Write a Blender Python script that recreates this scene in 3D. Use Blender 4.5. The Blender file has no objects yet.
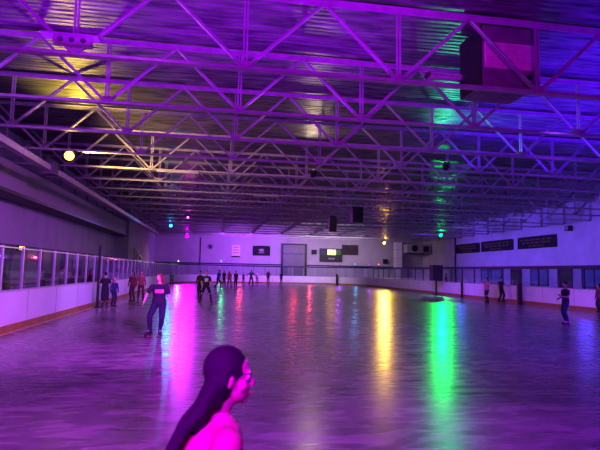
import bpy, bmesh, math, random
from mathutils import Vector as V, Matrix as M, Quaternion as Q
from mathutils.bvhtree import BVHTree
random.seed(7)
sc = bpy.context.scene
C = sc.collection
PI = math.pi

# ------------------------------------------------------------------ helpers
class MB:
    """collects closed shells, then links them as ONE mesh object"""
    def __init__(s): s.v = []; s.f = []; s.mi = []; s.cur = 0
    def add(s, vs, fs):
        n = len(s.v); s.v += [tuple(p) for p in vs]
        for f in fs: s.f.append([i + n for i in f]); s.mi.append(s.cur)
        return s
    def box(s, c, d, rot=None, taper=1.0):
        x, y, z = d[0] / 2, d[1] / 2, d[2] / 2
        vs = [V((a * x * (taper if k > 0 else 1), b * y * (taper if k > 0 else 1), k * z)) for k in (-1, 1) for a, b in ((-1, -1), (1, -1), (1, 1), (-1, 1))]
        if rot: vs = [rot @ p for p in vs]
        return s.add([p + V(c) for p in vs], [(3, 2, 1, 0), (4, 5, 6, 7), (0, 1, 5, 4), (1, 2, 6, 5), (2, 3, 7, 6), (3, 0, 4, 7)])
    def bar(s, a, b, w, h, up=(0, 0, 1)):
        a, b = V(a), V(b); d = b - a; L = d.length; d.normalize()
        sd = d.cross(V(up))
        if sd.length < 1e-4: sd = d.cross(V((0, 1, 0)))
        sd.normalize(); u = sd.cross(d)
        return s.box((a + b) / 2, (w, L, h), M((sd, d, u)).transposed())
    def rings(s, rings, cap=True):
        n = len(rings[0]); vs = [p for r in rings for p in r]; fs = []
        for k in range(len(rings) - 1):
            for i in range(n):
                j = (i + 1) % n
                fs.append((k * n + i, k * n + j, (k + 1) * n + j, (k + 1) * n + i))
        if cap:
            fs.append(tuple(reversed(range(n)))); fs.append(tuple(range((len(rings) - 1) * n, len(rings) * n)))
        return s.add(vs, fs)
    def tube(s, a, b, r0, r1=None, n=12):
        r1 = r0 if r1 is None else r1
        a, b = V(a), V(b); d = (b - a).normalized(); p = d.orthogonal().normalized(); q = d.cross(p)
        return s.rings([[c + (p * math.cos(t) + q * math.sin(t)) * r for t in [2 * PI * i / n for i in range(n)]] for c, r in ((a, r0), (b, r1))])
    def lathe(s, prof, n=16, c=(0, 0, 0), axis='z'):
        rs = []
        for r, h in prof:
            ring = []
            for i in range(n):
                t = 2 * PI * i / n; x, y = r * math.cos(t), r * math.sin(t)
                ring.append(V(c) + (V((x, y, h)) if axis == 'z' else V((x, -h, y)) if axis == 'y' else V((h, x, y))))
            rs.append(ring)
        return s.rings(rs)
    def ball(s, c, r, basis=None, nu=14, nv=9):
        if not isinstance(r, (tuple, list)): r = (r, r, r)
        c = V(c); vs = [V((0, 0, -r[2]))]; fs = []
        for j in range(1, nv):
            t = PI * j / nv - PI / 2
            for i in range(nu):
                p = 2 * PI * i / nu
                vs.append(V((r[0] * math.cos(t) * math.cos(p), r[1] * math.cos(t) * math.sin(p), r[2] * math.sin(t))))
        vs.append(V((0, 0, r[2]))); top = len(vs) - 1
        for i in range(nu):
            k = (i + 1) % nu
            fs.append((0, 1 + k, 1 + i)); fs.append((top, top - nu + i, top - nu + k))
            for j in range(nv - 2):
                fs.append((1 + j * nu + i, 1 + j * nu + k, 1 + (j + 1) * nu + k, 1 + (j + 1) * nu + i))
        if basis is not None: vs = [basis @ p for p in vs]
        return s.add([p + c for p in vs], fs)
    def chain(s, pts, rad, n=12):
        for i, (p, r) in enumerate(zip(pts, rad)):
            s.ball(p, r, nu=n, nv=8)
            if i: s.tube(pts[i - 1], p, rad[i - 1], r, n)
        return s
    def ell(s, secs, n=20, ax=V((1, 0, 0))):
        """stack of elliptical sections (centre, rx, ry); ax = local sideways axis"""
        ay = V((0, 0, 1)).cross(ax).normalized()
        return s.rings([[V(c) + ax * (rx * math.cos(t)) + ay * (ry * math.sin(t)) for t in [2 * PI * i / n for i in range(n)]] for c, rx, ry in secs])
    def build(s, name, mats, parent=None, smooth=False):
        me = bpy.data.meshes.new(name); me.from_pydata(s.v, [], s.f)
        for m in (mats if isinstance(mats, (list, tuple)) else [mats]): me.materials.append(m)
        if s.cur: me.polygons.foreach_set('material_index', s.mi)
        bm = bmesh.new(); bm.from_mesh(me); bmesh.ops.recalc_face_normals(bm, faces=bm.faces); bm.to_mesh(me); bm.free()
        if smooth: me.polygons.foreach_set('use_smooth', [True] * len(me.polygons))
        o = bpy.data.objects.new(name, me); C.objects.link(o)
        if parent: o.parent = parent
        return o

def flesh(mb, name, mat, parent=None, vox=0.008, it=4):
    """voxel-remesh the shells into one continuous smooth surface and bake it"""
    o = mb.build(name, mat)
    r = o.modifiers.new('r', 'REMESH'); r.mode = 'VOXEL'; r.voxel_size = vox; r.use_smooth_shade = True
    if it:
        k = o.modifiers.new('s', 'SMOOTH'); k.factor = 0.5; k.iterations = it
    dg = bpy.context.evaluated_depsgraph_get(); dg.update()
    me = bpy.data.meshes.new_from_object(o.evaluated_get(dg)); old = o.data
    o.modifiers.clear(); o.data = me; bpy.data.meshes.remove(old); me.name = name
    if not me.materials: me.materials.append(mat)
    me.polygons.foreach_set('use_smooth', [True] * len(me.polygons))
    if parent: o.parent = parent
    return o

def tag(o, label, cat, group=None):
    o['label'] = label; o['category'] = cat
    if group: o['group'] = group
    return o
def thing(name, label, cat, loc=(0, 0, 0), rz=0, group=None):
    o = bpy.data.objects.new(name, None); C.objects.link(o); o.empty_display_size = .1
    o.location = loc; o.rotation_euler = (0, 0, rz); return tag(o, label, cat, group)
def struct(o):
    o['kind'] = 'structure'; return o
def dup(root, loc, rz=None, label=None):
    r = root.copy(); C.objects.link(r); r.location = loc
    if rz is not None: r.rotation_euler = (0, 0, rz)
    if label: r['label'] = label
    for ch in list(root.children):
        c = ch.copy(); C.objects.link(c); c.parent = r
        for g in ch.children:
            d = g.copy(); C.objects.link(d); d.parent = c
    return r

# ------------------------------------------------------------------ materials
def mat(name, col, rough=.5, metal=0, noise=0, scale=8, bump=0, spec=.5, emit=None, estr=0):
    m = bpy.data.materials.new(name); m.use_nodes = True; nt = m.node_tree; b = nt.nodes['Principled BSDF']
    b.inputs['Base Color'].default_value = (*col, 1); b.inputs['Roughness'].default_value = rough
    b.inputs['Metallic'].default_value = metal; b.inputs['Specular IOR Level'].default_value = spec
    if emit: b.inputs['Emission Color'].default_value = (*emit, 1); b.inputs['Emission Strength'].default_value = estr
    if noise or bump:
        tc = nt.nodes.new('ShaderNodeTexCoord'); n = nt.nodes.new('ShaderNodeTexNoise')
        n.inputs['Scale'].default_value = scale; n.inputs['Detail'].default_value = 5
        nt.links.new(tc.outputs['Object'], n.inputs['Vector'])
        if noise:
            r = nt.nodes.new('ShaderNodeValToRGB')
            r.color_ramp.elements[0].color = (*[max(0, c * (1 - noise)) for c in col], 1)
            r.color_ramp.elements[1].color = (*[min(1, c * (1 + noise)) for c in col], 1)
            r.color_ramp.elements[0].position = .3; r.color_ramp.elements[1].position = .7
            nt.links.new(n.outputs['Fac'], r.inputs['Fac']); nt.links.new(r.outputs['Color'], b.inputs['Base Color'])
        if bump:
            bp = nt.nodes.new('ShaderNodeBump'); bp.inputs['Strength'].default_value = bump; bp.inputs['Distance'].default_value = .02
            nt.links.new(n.outputs['Fac'], bp.inputs['Height']); nt.links.new(bp.outputs['Normal'], b.inputs['Normal'])
    return m

def floor_material():
    m = bpy.data.materials.new('polished_concrete'); m.use_nodes = True; nt = m.node_tree; b = nt.nodes['Principled BSDF']
    L = nt.links.new; N = nt.nodes.new
    tc = N('ShaderNodeTexCoord')
    def noise(scale, sx, sy, det=5, dist=0.0):
        mp = N('ShaderNodeMapping'); mp.inputs['Scale'].default_value = (sx, sy, 1)
        n = N('ShaderNodeTexNoise'); n.inputs['Scale'].default_value = scale; n.inputs['Detail'].default_value = det
        n.inputs['Distortion'].default_value = dist
        L(tc.outputs['Object'], mp.inputs['Vector']); L(mp.outputs['Vector'], n.inputs['Vector']); return n.outputs['Fac']
    a = noise(.55, 1, 1, 4, .6); c = noise(3.4, .5, 1.6, 7, 1.0); d = noise(14, 1, 1, 3)
    mx = N('ShaderNodeMath'); mx.operation = 'MULTIPLY_ADD'; mx.inputs[1].default_value = .55; L(c, mx.inputs[0])
    m2 = N('ShaderNodeMath'); m2.operation = 'MULTIPLY'; m2.inputs[1].default_value = .45; L(a, m2.inputs[0]); L(m2.outputs[0], mx.inputs[2])
    r = N('ShaderNodeValToRGB'); e = r.color_ramp.elements
    e[0].position = .36; e[0].color = (.075, .066, .072, 1); e[1].position = .66; e[1].color = (.30, .26, .26, 1)
    L(mx.outputs[0], r.inputs['Fac']); L(r.outputs['Color'], b.inputs['Base Color'])
    rr = N('ShaderNodeMapRange'); rr.inputs['From Min'].default_value = .3; rr.inputs['From Max'].default_value = .7
    rr.inputs['To Min'].default_value = FLOOR_ROUGH[0]; rr.inputs['To Max'].default_value = FLOOR_ROUGH[1]
    L(c, rr.inputs['Value']); L(rr.outputs['Result'], b.inputs['Roughness'])
    b.inputs['Specular IOR Level'].default_value = .5
    bp = N('ShaderNodeBump'); bp.inputs['Strength'].default_value = .035; bp.inputs['Distance'].default_value = .02
    L(c, bp.inputs['Height']); L(bp.outputs['Normal'], b.inputs['Normal'])
    return m

def deck_material():
    """wrinkled, shiny roof deck with fine ribs running across the hall"""
    m = bpy.data.materials.new('roof_deck'); m.use_nodes = True; nt = m.node_tree; b = nt.nodes['Principled BSDF']
    L = nt.links.new; N = nt.nodes.new
    tc = N('ShaderNodeTexCoord'); mp = N('ShaderNodeMapping'); mp.inputs['Scale'].default_value = (.22, 1, 1)
    L(tc.outputs['Object'], mp.inputs['Vector'])
    n = N('ShaderNodeTexNoise'); n.inputs['Scale'].default_value = 4.5; n.inputs['Detail'].default_value = 5; n.inputs['Distortion'].default_value = .4
    L(mp.outputs['Vector'], n.inputs['Vector'])
    w = N('ShaderNodeTexWave'); w.bands_direction = 'Y'; w.inputs['Scale'].default_value = 1.6; w.inputs['Distortion'].default_value = 3.0
    w.inputs['Detail'].default_value = 2; L(mp.outputs['Vector'], w.inputs['Vector'])
    ad = N('ShaderNodeMath'); ad.operation = 'MULTIPLY_ADD'; ad.inputs[1].default_value = .35; L(w.outputs['Fac'], ad.inputs[0]); L(n.outputs['Fac'], ad.inputs[2])
    bp = N('ShaderNodeBump'); bp.inputs['Strength'].default_value = .75; bp.inputs['Distance'].default_value = .12
    L(ad.outputs[0], bp.inputs['Height']); L(bp.outputs['Normal'], b.inputs['Normal'])
    r = N('ShaderNodeValToRGB'); r.color_ramp.elements[0].position = .35; r.color_ramp.elements[0].color = (.10, .095, .11, 1)
    r.color_ramp.elements[1].position = .7; r.color_ramp.elements[1].color = (.36, .34, .36, 1)
    L(n.outputs['Fac'], r.inputs['Fac']); L(r.outputs['Color'], b.inputs['Base Color'])
    b.inputs['Metallic'].default_value = .65; b.inputs['Roughness'].default_value = .42
    return m

def glass_material(name, tint, gl=.10):
    m = bpy.data.materials.new(name); m.use_nodes = True; nt = m.node_tree
    for n in list(nt.nodes):
        if n.type != 'OUTPUT_MATERIAL': nt.nodes.remove(n)
    out = [n for n in nt.nodes if n.type == 'OUTPUT_MATERIAL'][0]
    t = nt.nodes.new('ShaderNodeBsdfTransparent'); t.inputs['Color'].default_value = (*tint, 1)
    g = nt.nodes.new('ShaderNodeBsdfGlossy'); g.inputs['Roughness'].default_value = .05
    fr = nt.nodes.new('ShaderNodeFresnel'); fr.inputs['IOR'].default_value = 1.45
    mx = nt.nodes.new('ShaderNodeMixShader')
    mm = nt.nodes.new('ShaderNodeMath'); mm.operation = 'MULTIPLY'; mm.inputs[1].default_value = .25; mm.use_clamp = True
    nt.links.new(fr.outputs[0], mm.inputs[0]); nt.links.new(mm.outputs[0], mx.inputs[0])
    nt.links.new(t.outputs[0], mx.inputs[1]); nt.links.new(g.outputs[0], mx.inputs[2]); nt.links.new(mx.outputs[0], out.inputs[0])
    return m

FLOOR_ROUGH = (.20, .32)
m_floor = floor_material(); m_deck = deck_material()
m_wall = mat('painted_block_wall', (.62, .58, .60), .75, noise=.10, scale=.8, bump=.05)
m_wallb = mat('grey_back_wall', (.50, .46, .48), .75, noise=.10, scale=.5)
m_walldark = mat('dark_lower_wall', (.06, .055, .065), .6, noise=.3, scale=2)
m_bulk = mat('bulkhead_paint', (.42, .40, .40), .6, noise=.1, scale=.6)
m_darkmetal = mat('dark_metal', (.035, .033, .04), .45, .3, noise=.2, scale=6)
m_steel = mat('painted_steel', (.50, .46, .48), .45, .15, noise=.18, scale=3)
m_steeldk = mat('dull_painted_steel', (.12, .11, .12), .55, .15, noise=.2, scale=3)
m_board = mat('white_board_plastic', (.80, .78, .80), .38, noise=.06, scale=1.2)
m_kick = mat('brown_kick_plate', (.36, .15, .06), .5, noise=.25, scale=3)
m_kicklip = mat('worn_floor_edge', (.55, .38, .26), .6, noise=.2, scale=6)
m_cap = mat('cap_rail', (.55, .5, .55), .4, noise=.1)
m_navy = mat('navy_rail', (.02, .02, .07), .45, noise=.2)
m_post = mat('aluminium_post', (.6, .58, .62), .35, .6, noise=.1)
m_glass = glass_material('rink_glass', (.86, .88, .92))
m_black = mat('black_plastic', (.012, .012, .014), .5, noise=.3, scale=10)
m_rubber = mat('black_rubber', (.02, .02, .022), .8, noise=.3, scale=20)
m_grille = mat('speaker_grille', (.02, .02, .022), .7, noise=.5, scale=60, bump=.3)
m_white = mat('white_enamel', (.75, .73, .72), .4, noise=.05)
m_door = mat('grey_roller_door', (.20, .18, .22), .5, .2, noise=.1, scale=2)
m_banner = mat('black_banner_cloth', (.012, .010, .016), .8, noise=.2, scale=5)
m_gold = mat('dull_gold_lettering', (.22, .13, .05), .7, noise=.2)
m_grey = mat('grey_print', (.32, .30, .33), .8, noise=.2)
m_brown = mat('brown_panel', (.06, .035, .045), .7, noise=.2, scale=2)
m_heater = mat('heater_casing', (.30, .22, .26), .5, .3, noise=.2, scale=3)
m_louvre = mat('heater_face', (.90, .55, .60), .45, .2, noise=.15, scale=5)  # pink light on the heater front is put into this colour
m_amber = mat('amber_display', (.02, .01, 0), .5, emit=(1, .42, .06), estr=15)
m_amberdim = mat('amber_sign_face', (.02, .01, 0), .5, emit=(1, .50, .12), estr=3.2)
m_greenled = mat('green_display', (.0, .02, 0), .5, emit=(.05, .6, .15), estr=.25)
m_dkgreen = mat('scoreboard_case', (.012, .02, .016), .5, noise=.2)

def emis(name, col, s):
    return mat(name, (.02, .02, .02), .4, emit=col, estr=s)

# ------------------------------------------------------------------ setting
XL, XR, YF, YB, ZC = -9.5, 28.5, -8.0, 67.0, 7.72
struct(MB().box(((XL + XR) / 2, (YF + YB) / 2, -.1), (XR - XL + .4, YB - YF + .4, .2)).build('floor', m_floor))
struct(MB().box(((XL + XR) / 2, (YF + YB) / 2, ZC + .1), (XR - XL + .4, YB - YF + .4, .2)).build('ceiling', m_deck))
struct(MB().box((XL - .1, (YF + 48) / 2, ZC / 2), (.2, 48 - YF, ZC)).build('wall_left', m_wall))
struct(MB().box((XL + .55, (48 + YB) / 2, ZC / 2), (1.5, YB - 48, ZC)).build('wall_left_far', m_wallb))
struct(MB().box((XR + .1, (YF + YB) / 2, ZC / 2), (.2, YB - YF, ZC)).build('wall_right', m_wall))
struct(MB().box(((XL + XR) / 2, YB + .1, ZC / 2), (XR - XL + .4, .2, ZC)).build('wall_back', m_wallb))
struct(MB().box(((XL + XR) / 2, YF - .1, ZC / 2), (XR - XL + .4, .2, ZC)).build('wall_front', m_walldark))
# dark lower storefront on the left wall, with window panes
struct(MB().box((XL + .05, 20, 1.3), (.10, 55.5, 2.6)).build('trim_1', m_walldark))
m_dkglass = mat('dark_window_glass', (.03, .028, .04), .45, noise=.2, scale=1)
m_sill = mat('pale_sill', (.30, .27, .32), .5, noise=.1)
for i, y in enumerate((14.6, 18.6, 22.6, 26.6, 30.6, 34.6, 38.6, 42.6)):
    w = MB()
    for dy in (-1.7, 0, 1.7): w.box((0, dy, 1.75), (.10, .09, 1.5))
    for z in (1.0, 2.5): w.box((0, 0, z), (.10, 3.5, .09))
    o = struct(w.build('window_%d' % (i + 1), m_steeldk)); o.location = (XL + .16, y, 0)
    MB().box((-.02, 0, 1.75), (.03, 3.3, 1.42)).build('pane', m_dkglass, o)
    MB().box((.04, 0, .93), (.16, 3.5, .06)).build('window_sill', m_sill, o)
# long painted bulkhead with a dark lower flange along the left wall
b = MB().box((XL + .55, 20, 5.25), (1.1, 55.9, 1.15)).build('trim_2', m_bulk); struct(b)
MB().box((XL + .57, 20, 4.61), (1.2, 55.9, .13)).build('lower_flange', m_darkmetal, b)
# navy stripe and pale pilaster lines on the back and right walls
struct(MB().box((9.5, YB - .03, 2.42), (36, .06, .16)).build('trim_3', m_navy))
struct(MB().box((XR - .03, 57.1, 3.0), (.06, .3, 6)).build('trim_4', m_navy))
struct(MB().box((-2.35, YB - .04, 2.9), (.12, .08, 5.8)).build('trim_5', m_darkmetal))
struct(MB().box((25.4, YB - .04, 2.9), (.14, .08, 5.8)).build('trim_6', m_darkmetal))
# roller door in the back wall
dr = MB()
for x in (-1.62, 1.62): dr.box((x, -.12, 2.55), (.24, .24, 5.1))
dr.box((0, -.12, 5.2), (3.5, .28, .22))
dr = struct(dr.build('door_1', m_darkmetal)); dr.location = (10.1, YB, 0)
sl = MB()
for k in range(24): sl.box((0, -.06 - .012 * (k % 2), .11 + k * .21), (3.0, .06, .205))
sl.build('roller_curtain', m_door, dr)
MB().box((0, -.10, 3.95), (3.0, .06, .14)).build('cross_bar', m_steeldk, dr)
# doors and windows of the lobby wall on the right, seen through the rink glass
m_lobbyglass = mat('lobby_glass_blue_glow', (.10, .12, .30), .15, noise=.2, scale=1, emit=(.05, .06, .35), estr=.25)  # faint blue glow put into the panes in place of lobby light
for i, (y, w) in enumerate(((31.2, 1.1), (37.6, 1.6), (44.5, 1.6))):
    d = MB()
    for s_ in (-1, 1): d.box((0, s_ * w / 2, 1.15), (.12, .12, 2.3))
    d.box((0, 0, 2.28), (.12, w + .12, .12))
    o = struct(d.build('door_%d' % (i + 2), m_navy)); o.location = (XR - .06, y, 0)
    MB().box((.0, 0, 1.1), (.07, w - .12, 2.16)).build('door_leaf', m_darkmetal if i != 0 else m_lobbyglass, o)
    MB().box((-.06, w * .3, 1.05), (.06, .05, .3)).build('door_handle', m_post, o)
for i, (y, w) in enumerate(((28.0, 1.8), (34.3, 2.6), (41.0, 2.4), (49, 4.0))):
    d = MB()
    for s_ in (-1, 0, 1): d.box((0, s_ * w / 2, 1.5), (.10, .10, 1.5))
    for z in (.8, 2.2): d.box((0, 0, z), (.10, w + .1, .10))
    o = struct(d.build('window_%d' % (i + 9), m_navy)); o.location = (XR - .05, y, 0)
    MB().box((.01, 0, 1.5), (.03, w - .05, 1.36)).build('pane', m_lobbyglass, o)

# ------------------------------------------------------------------ rink barrier
R_, XA, XZ, YT = 8.0, -5.0, 17.4, 63.0
def path_pts(kind, step=.6):
    def line(a, b):
        n = max(1, int((V(b) - V(a)).length / step)); return [V(a).lerp(V(b), i / n) for i in range(n + 1)]
    def arc(cx, cy, a0, a1):
        n = 18; return [V((cx + R_ * math.cos(a0 + (a1 - a0) * i / n), cy + R_ * math.sin(a0 + (a1 - a0) * i / n))) for i in range(n + 1)]
    return {'left': lambda: line((XA, -6), (XA, YT - R_)), 'cl': lambda: arc(XA + R_, YT - R_, PI, PI / 2), 'back': lambda: line((XA + R_, YT), (XZ - R_, YT)),
            'cr': lambda: arc(XZ - R_, YT - R_, PI / 2, 0), 'right': lambda: line((XZ, YT - R_), (XZ, -6))}[kind]()
def normals(p):   # outward (away from the ice) = left of travel
    o = []
    for i in range(len(p)):
        d = (p[min(i + 1, len(p) - 1)] - p[max(i - 1, 0)]).normalized(); o.append(V((-d.y, d.x)))
    return o
def sweep(mb, p, prof):
    n = normals(p)
    return mb.rings([[V((a.x + b.x * off, a.y + b.y * off, z)) for off, z in prof] for a, b in zip(p, n)])
def rect(o0, o1, z0, z1): return [(o0, z0), (o1, z0), (o1, z1), (o0, z1)]
BH = 1.03
def resample(p, step):
    out = [p[0].copy()]; acc = 0
    for a, b in zip(p, p[1:]):
        L = (b - a).length; d = (b - a) / L; pos = step - acc
        while pos <= L + 1e-6: out.append(a + d * pos); pos += step
        acc = (acc + L) % step
    return out
def panes(pts, t, org, top, postmat):
    for a, b in zip(pts, pts[1:]):
        d = (b - a); L = d.length; rz = math.atan2(d.y, d.x); nv = V((-d.y, d.x)).normalized() * .075
        g = MB().box((L / 2, 0, (top - BH) / 2), (L - .06, .014, top - BH)).build('glass_panel', m_glass, t)
        g.location = (a.x + nv.x - org.x, a.y + nv.y - org.y, BH); g.rotation_euler = (0, 0, rz)
        MB().box((0, 0, (top - BH) / 2 + .02), (.055, .06, top - BH + .04)).build('post', postmat, g)
        MB().box((L / 2, 0, top - BH), (L - .055, .03, .03)).build('pane_edge', postmat, g)
for kind, lab, gl in (('left', 'straight run of white dasher boards and glass along the left side', ([V((XA, 6.4 + 1.3 * i)) for i in range(38)], 2.08, m_post)),
                  ('cl', 'curved white dasher boards and glass rounding the far left corner', (resample(path_pts('cl', .3), 1.39), 2.08, m_post)),
                  ('back', 'short run of white dasher boards and glass below the roller door at the far end', (resample(path_pts('back', .3), 1.44), 2.08, m_steeldk)),
                  ('cr', 'curved white dasher boards and glass rounding the far right corner', (resample(path_pts('cr', .3), 1.39), 2.08, m_post)),
                  ('right', 'straight run of white dasher boards and glass along the right side', ([V((XZ, 55 - 1.75 * i)) for i in range(28)], 2.02, m_navy))):
    p = path_pts(kind); t = thing('dasher_boards', lab, 'barrier', (p[0].x, p[0].y, 0), group='white boards around the rink')
    q = [a - p[0] for a in p]
    sm = sweep(MB(), q, rect(0, .15, .19, BH - .03)); sm.cur = 1
    for i in range(2, len(q) - 1, 4):
        n = normals(q)[i]; sm.box((q[i].x - n.x * .001, q[i].y - n.y * .001, .6), (.012, .006, .78), M.Rotation(math.atan2(n.y, n.x) - PI / 2, 3, 'Z'))
    sm.build('board_face', [m_board, m_steeldk], t)
    sweep(MB(), q, rect(-.025, .15, .012, .19)).build('kick_plate', m_kick, t)
    sweep(MB(), q, rect(-.09, .15, 0, .012)).build('floor_lip', m_kicklip, t)
    sweep(MB(), q, rect(-.02, .17, BH - .03, BH)).build('cap_rail', m_cap, t)
    panes(gl[0], t, p[0], gl[1], gl[2])
    if kind != 'left':
        if kind == 'right': q = [a for a, b in zip(q, p) if b.y > 5]
        sweep(MB(), q, rect(.02, .13, gl[1] + .01, gl[1] + .15)).build('glass_top_rail', m_navy, t)

# dark gate posts against the boards
def gate_post(x, y, h, w, lab, pad=False):
    t = thing('gate_post', lab, 'post', (x, y, 0))
    MB().box((0, 0, h / 2 + .02), (w, w, h - .04)).build('post_body', m_black, t)
    MB().box((0, 0, .02), (w + .08, w + .08, .04)).build('foot_plate', m_darkmetal, t)
    MB().box((0, 0, h), (w + .03, w + .03, .04)).build('cap', m_darkmetal, t)
gate_post(-4.79, 21.6, 2.5, .09, 'tall dark gate post standing at the left boards beside the dark-haired couple')
gate_post(17.08, 26.4, 1.15, .19, 'dark padded gate post on the right boards between the standing skaters')
gate_post(17.12, 33.4, 1.1, .11, 'slim dark gate post on the right boards nearest the speaker stand')
gate_post(14.6, 60.75, 1.3, .22, 'dark gate post at the far end boards under the scoreboard')

# ------------------------------------------------------------------ roof trusses
NX = [0.43 + 3.47 * k for k in range(-2, 8)]
XT0, XT1 = XL + .02, XR - .02
def angle_pair(mb, a, b, leg, t, gap, up):
    """two back-to-back angles"""
    a, b = V(a), V(b); d = (b - a).normalized()
    for s_ in (-1, 1):
        o = V((0, s_ * (gap / 2 + t / 2), 0)); mb.bar(a + o, b + o, t, leg, V((0, 1, 0)).cross(d) if False else (0, 0, 1))
        # outstanding leg
        sd = V((0, s_, 0)); u = sd.cross(d); u = u if u.z * up > 0 else -u
        o2 = sd * (gap / 2 + leg / 2) + u * (leg / 2 - t / 2) * (-1 if up < 0 else 1)
        mb.bar(a + o2, b + o2, leg, t, (0, 0, 1))
TB, TT = 5.97, 7.60
def web(mb, a, b, w):
    a, b = V(a), V(b); d = (b - a).normalized(); u = V((0, 1, 0)).cross(d)
    mb.bar(a, b, w, w * .22, u if abs(u.z) > .01 else (1, 0, 0))       # flat leg faces along the hall
    mb.box((a + b) / 2, (w * .22, (b - a).length, w), M((V((0, 1, 0)).cross(d).normalized(), d, V((0, 1, 0)))).transposed())
def make_truss():
    t = thing('roof_truss', '', 'roof truss', (9.5, 10.5, TB), 0, 'steel roof trusses spanning the rink')
    X = lambda x: x - 9.5
    b = MB()
    for s_ in (-1, 1):
        b.box((0, s_ * .012, .0), (XT1 - XT0, .012, .09)); b.box((0, s_ * .05, -.04), (XT1 - XT0, .085, .014))
    b.build('bottom_chord', m_steel, t)
    b = MB()
    for s_ in (-1, 1):
        b.box((0, s_ * .012, TT - TB + .01), (XT1 - XT0, .012, .11)); b.box((0, s_ * .06, TT - TB + .06), (XT1 - XT0, .105, .014))
    b.build('top_chord', m_steel, t)
    tops = [NX[0] - 1.735] + [x + 1.735 for x in NX]
    for i, x in enumerate(NX):
        m = MB()
        for s_ in (-1, 1): m.bar((X(x) + s_ * .035, 0, .05), (X(x) + s_ * .035, 0, TT - TB - .05), .035, .05)
        m.build('web_vertical', m_steel, t)
        for xt in (tops[i], tops[i + 1]):
            m = MB(); s_ = 1 if xt > x else -1
            for yy in (-.03, .03): m.bar((X(x) + s_ * .05, yy, .03), (X(xt) - s_ * .04, yy, TT - TB - .03), .016, .07, V((-s_, 0, 1)))
            m.bar((X(x) + s_ * .06, -.055, .0), (X(xt) - s_ * .03, -.055, TT - TB - .06), .05, .016, V((-s_, 0, 1)))
            m.build('web_diagonal', m_steel, t)
        g = MB().box((X(x), 0, .06), (.34, .012, .2), taper=.7); g.build('gusset_plate', m_steel, t)
    for xe, s_ in ((XT0 + .08, 1), (XT1 - .08, -1)):
        m = MB().box((X(xe), 0, (TT - TB) / 2), (.12, .14, TT - TB - .06)); m.build('end_post', m_steel, t)
    return t
tr0 = make_truss()
words = ['first', 'second', 'third', 'fourth', 'fifth', 'sixth', 'seventh', 'eighth', 'ninth', 'tenth', 'eleventh', 'twelfth', 'thirteenth', 'fourteenth', 'fifteenth', 'sixteenth', 'seventeenth', 'eighteenth', 'nineteenth']
for k in range(19):
    Y = 10.5 + 3 * k
    if k == 0: tr0['label'] = 'large steel roof truss nearest the camera, lit bright violet'
    else: dup(tr0, (9.5, Y, TB), 0, 'steel roof truss spanning the hall, %s from the camera%s' % (words[k], {1: ', lit violet', 4: ', lit yellow near its left lamp', 13: ', carrying the green lamp', 18: ', last before the back wall'}.get(k, '')))

# long eave duct on the left, hung from the trusses
t = thing('air_duct', 'long pale duct running high along the left side below the trusses', 'duct', (-6.6, 10, 5.3))
MB().box((0, 20, .12), (.24, 52, .22)).build('duct_body', mat('duct_paint', (.62, .58, .50), .5, .1, noise=.1, scale=.7), t)
for k in range(14): MB().box((0, -3.5 + k * 3.7, .12), (.27, .07, .25)).build('duct_flange', m_steel, t)
for k in range(17): MB().bar((0, .5 + 3 * k, .2), (0, .5 + 3 * k, .63), .03, .03).build('hanger', m_steeldk, t)
MB().box((0, 10.6, .12), (.46, .5, .46)).build('damper_box', m_steeldk, t)

# hanging gas heater behind the first truss
t = thing('unit_heater', 'boxy hanging heater with a pink-lit front between the first two trusses', 'heater', (6.82, 10.68, 6.17))
MB().box((0, .67, .74), (1.38, 1.1, 1.5)).build('casing', m_heater, t)
MB().box((-.705, .67, .74), (.03, 1.06, 1.46)).build('side_panel', m_darkmetal, t)
m = MB().box((0, .105, .76), (1.3, .03, .66))
for k in range(7): m.box((0, .085, .48 + k * .092), (1.28, .05, .07), M.Rotation(.35, 3, 'X'))
m.build('front_louvre', m_louvre, t)
MB().box((0, .09, 1.29), (1.34, .06, .36)).build('hood', m_heater, t)
MB().box((0, .09, .22), (1.34, .06, .36)).build('lower_panel', m_heater, t)
MB().tube((.48, .09, .24), (.48, .04, .24), .08).build('gas_valve', m_black, t)
for x in (-.6, .6):
    for y in (.3, 1.05): MB().tube((x, y, 1.55), (x, y, 1.4), .014).build('hanger_rod', m_steel, t)

# flat fixtures on the chords
def strip_light(x, y, z, L, lab, tilt=0, mt=m_steel, rz=0):
    t = thing('strip_light', lab, 'light fixture', (x, y, z), rz, 'unlit strip lights on the trusses')
    b = MB(); b.box((0, 0, .05), (L, .22, .06)); b.build('housing', mt, t)
    MB().box((0, 0, .015), (L - .06, .16, .02)).build('diffuser', m_white, t)
    for s_ in (-1, 1): MB().box((s_ * (L / 2 - .02), 0, .045), (.05, .24, .08)).build('end_cap', m_steeldk, t)
    return t
strip_light(4.95, 10.38, 6.06, .85, 'thin unlit fixture sitting on the first truss left of the heater')
strip_light(-1.9, 22.42, 5.849, 1.9, 'pale strip fixture hung low near the yellow lamp, beneath the fifth truss')
strip_light(2.6, 28.42, 5.849, 1.6, 'unlit strip fixture under the middle of the seventh truss')
t = thing('junction_box', 'flat boxy fixture mounted on the first truss at upper left', 'light fixture', (-3.05, 10.38, 6.08))
MB().box((0, 0, .09), (.72, .2, .16)).build('housing', m_steel, t)
MB().box((-.05, -.02, .19), (1.1, .26, .03)).build('mounting_plate', m_steel, t)
for x in (-.22, 0, .22): MB().lathe([(.02, .1), (.05, .1), (.05, .13), (.02, .13)], 12, (x, 0, .08), 'y').build('knockout', m_steeldk, t)

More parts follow.
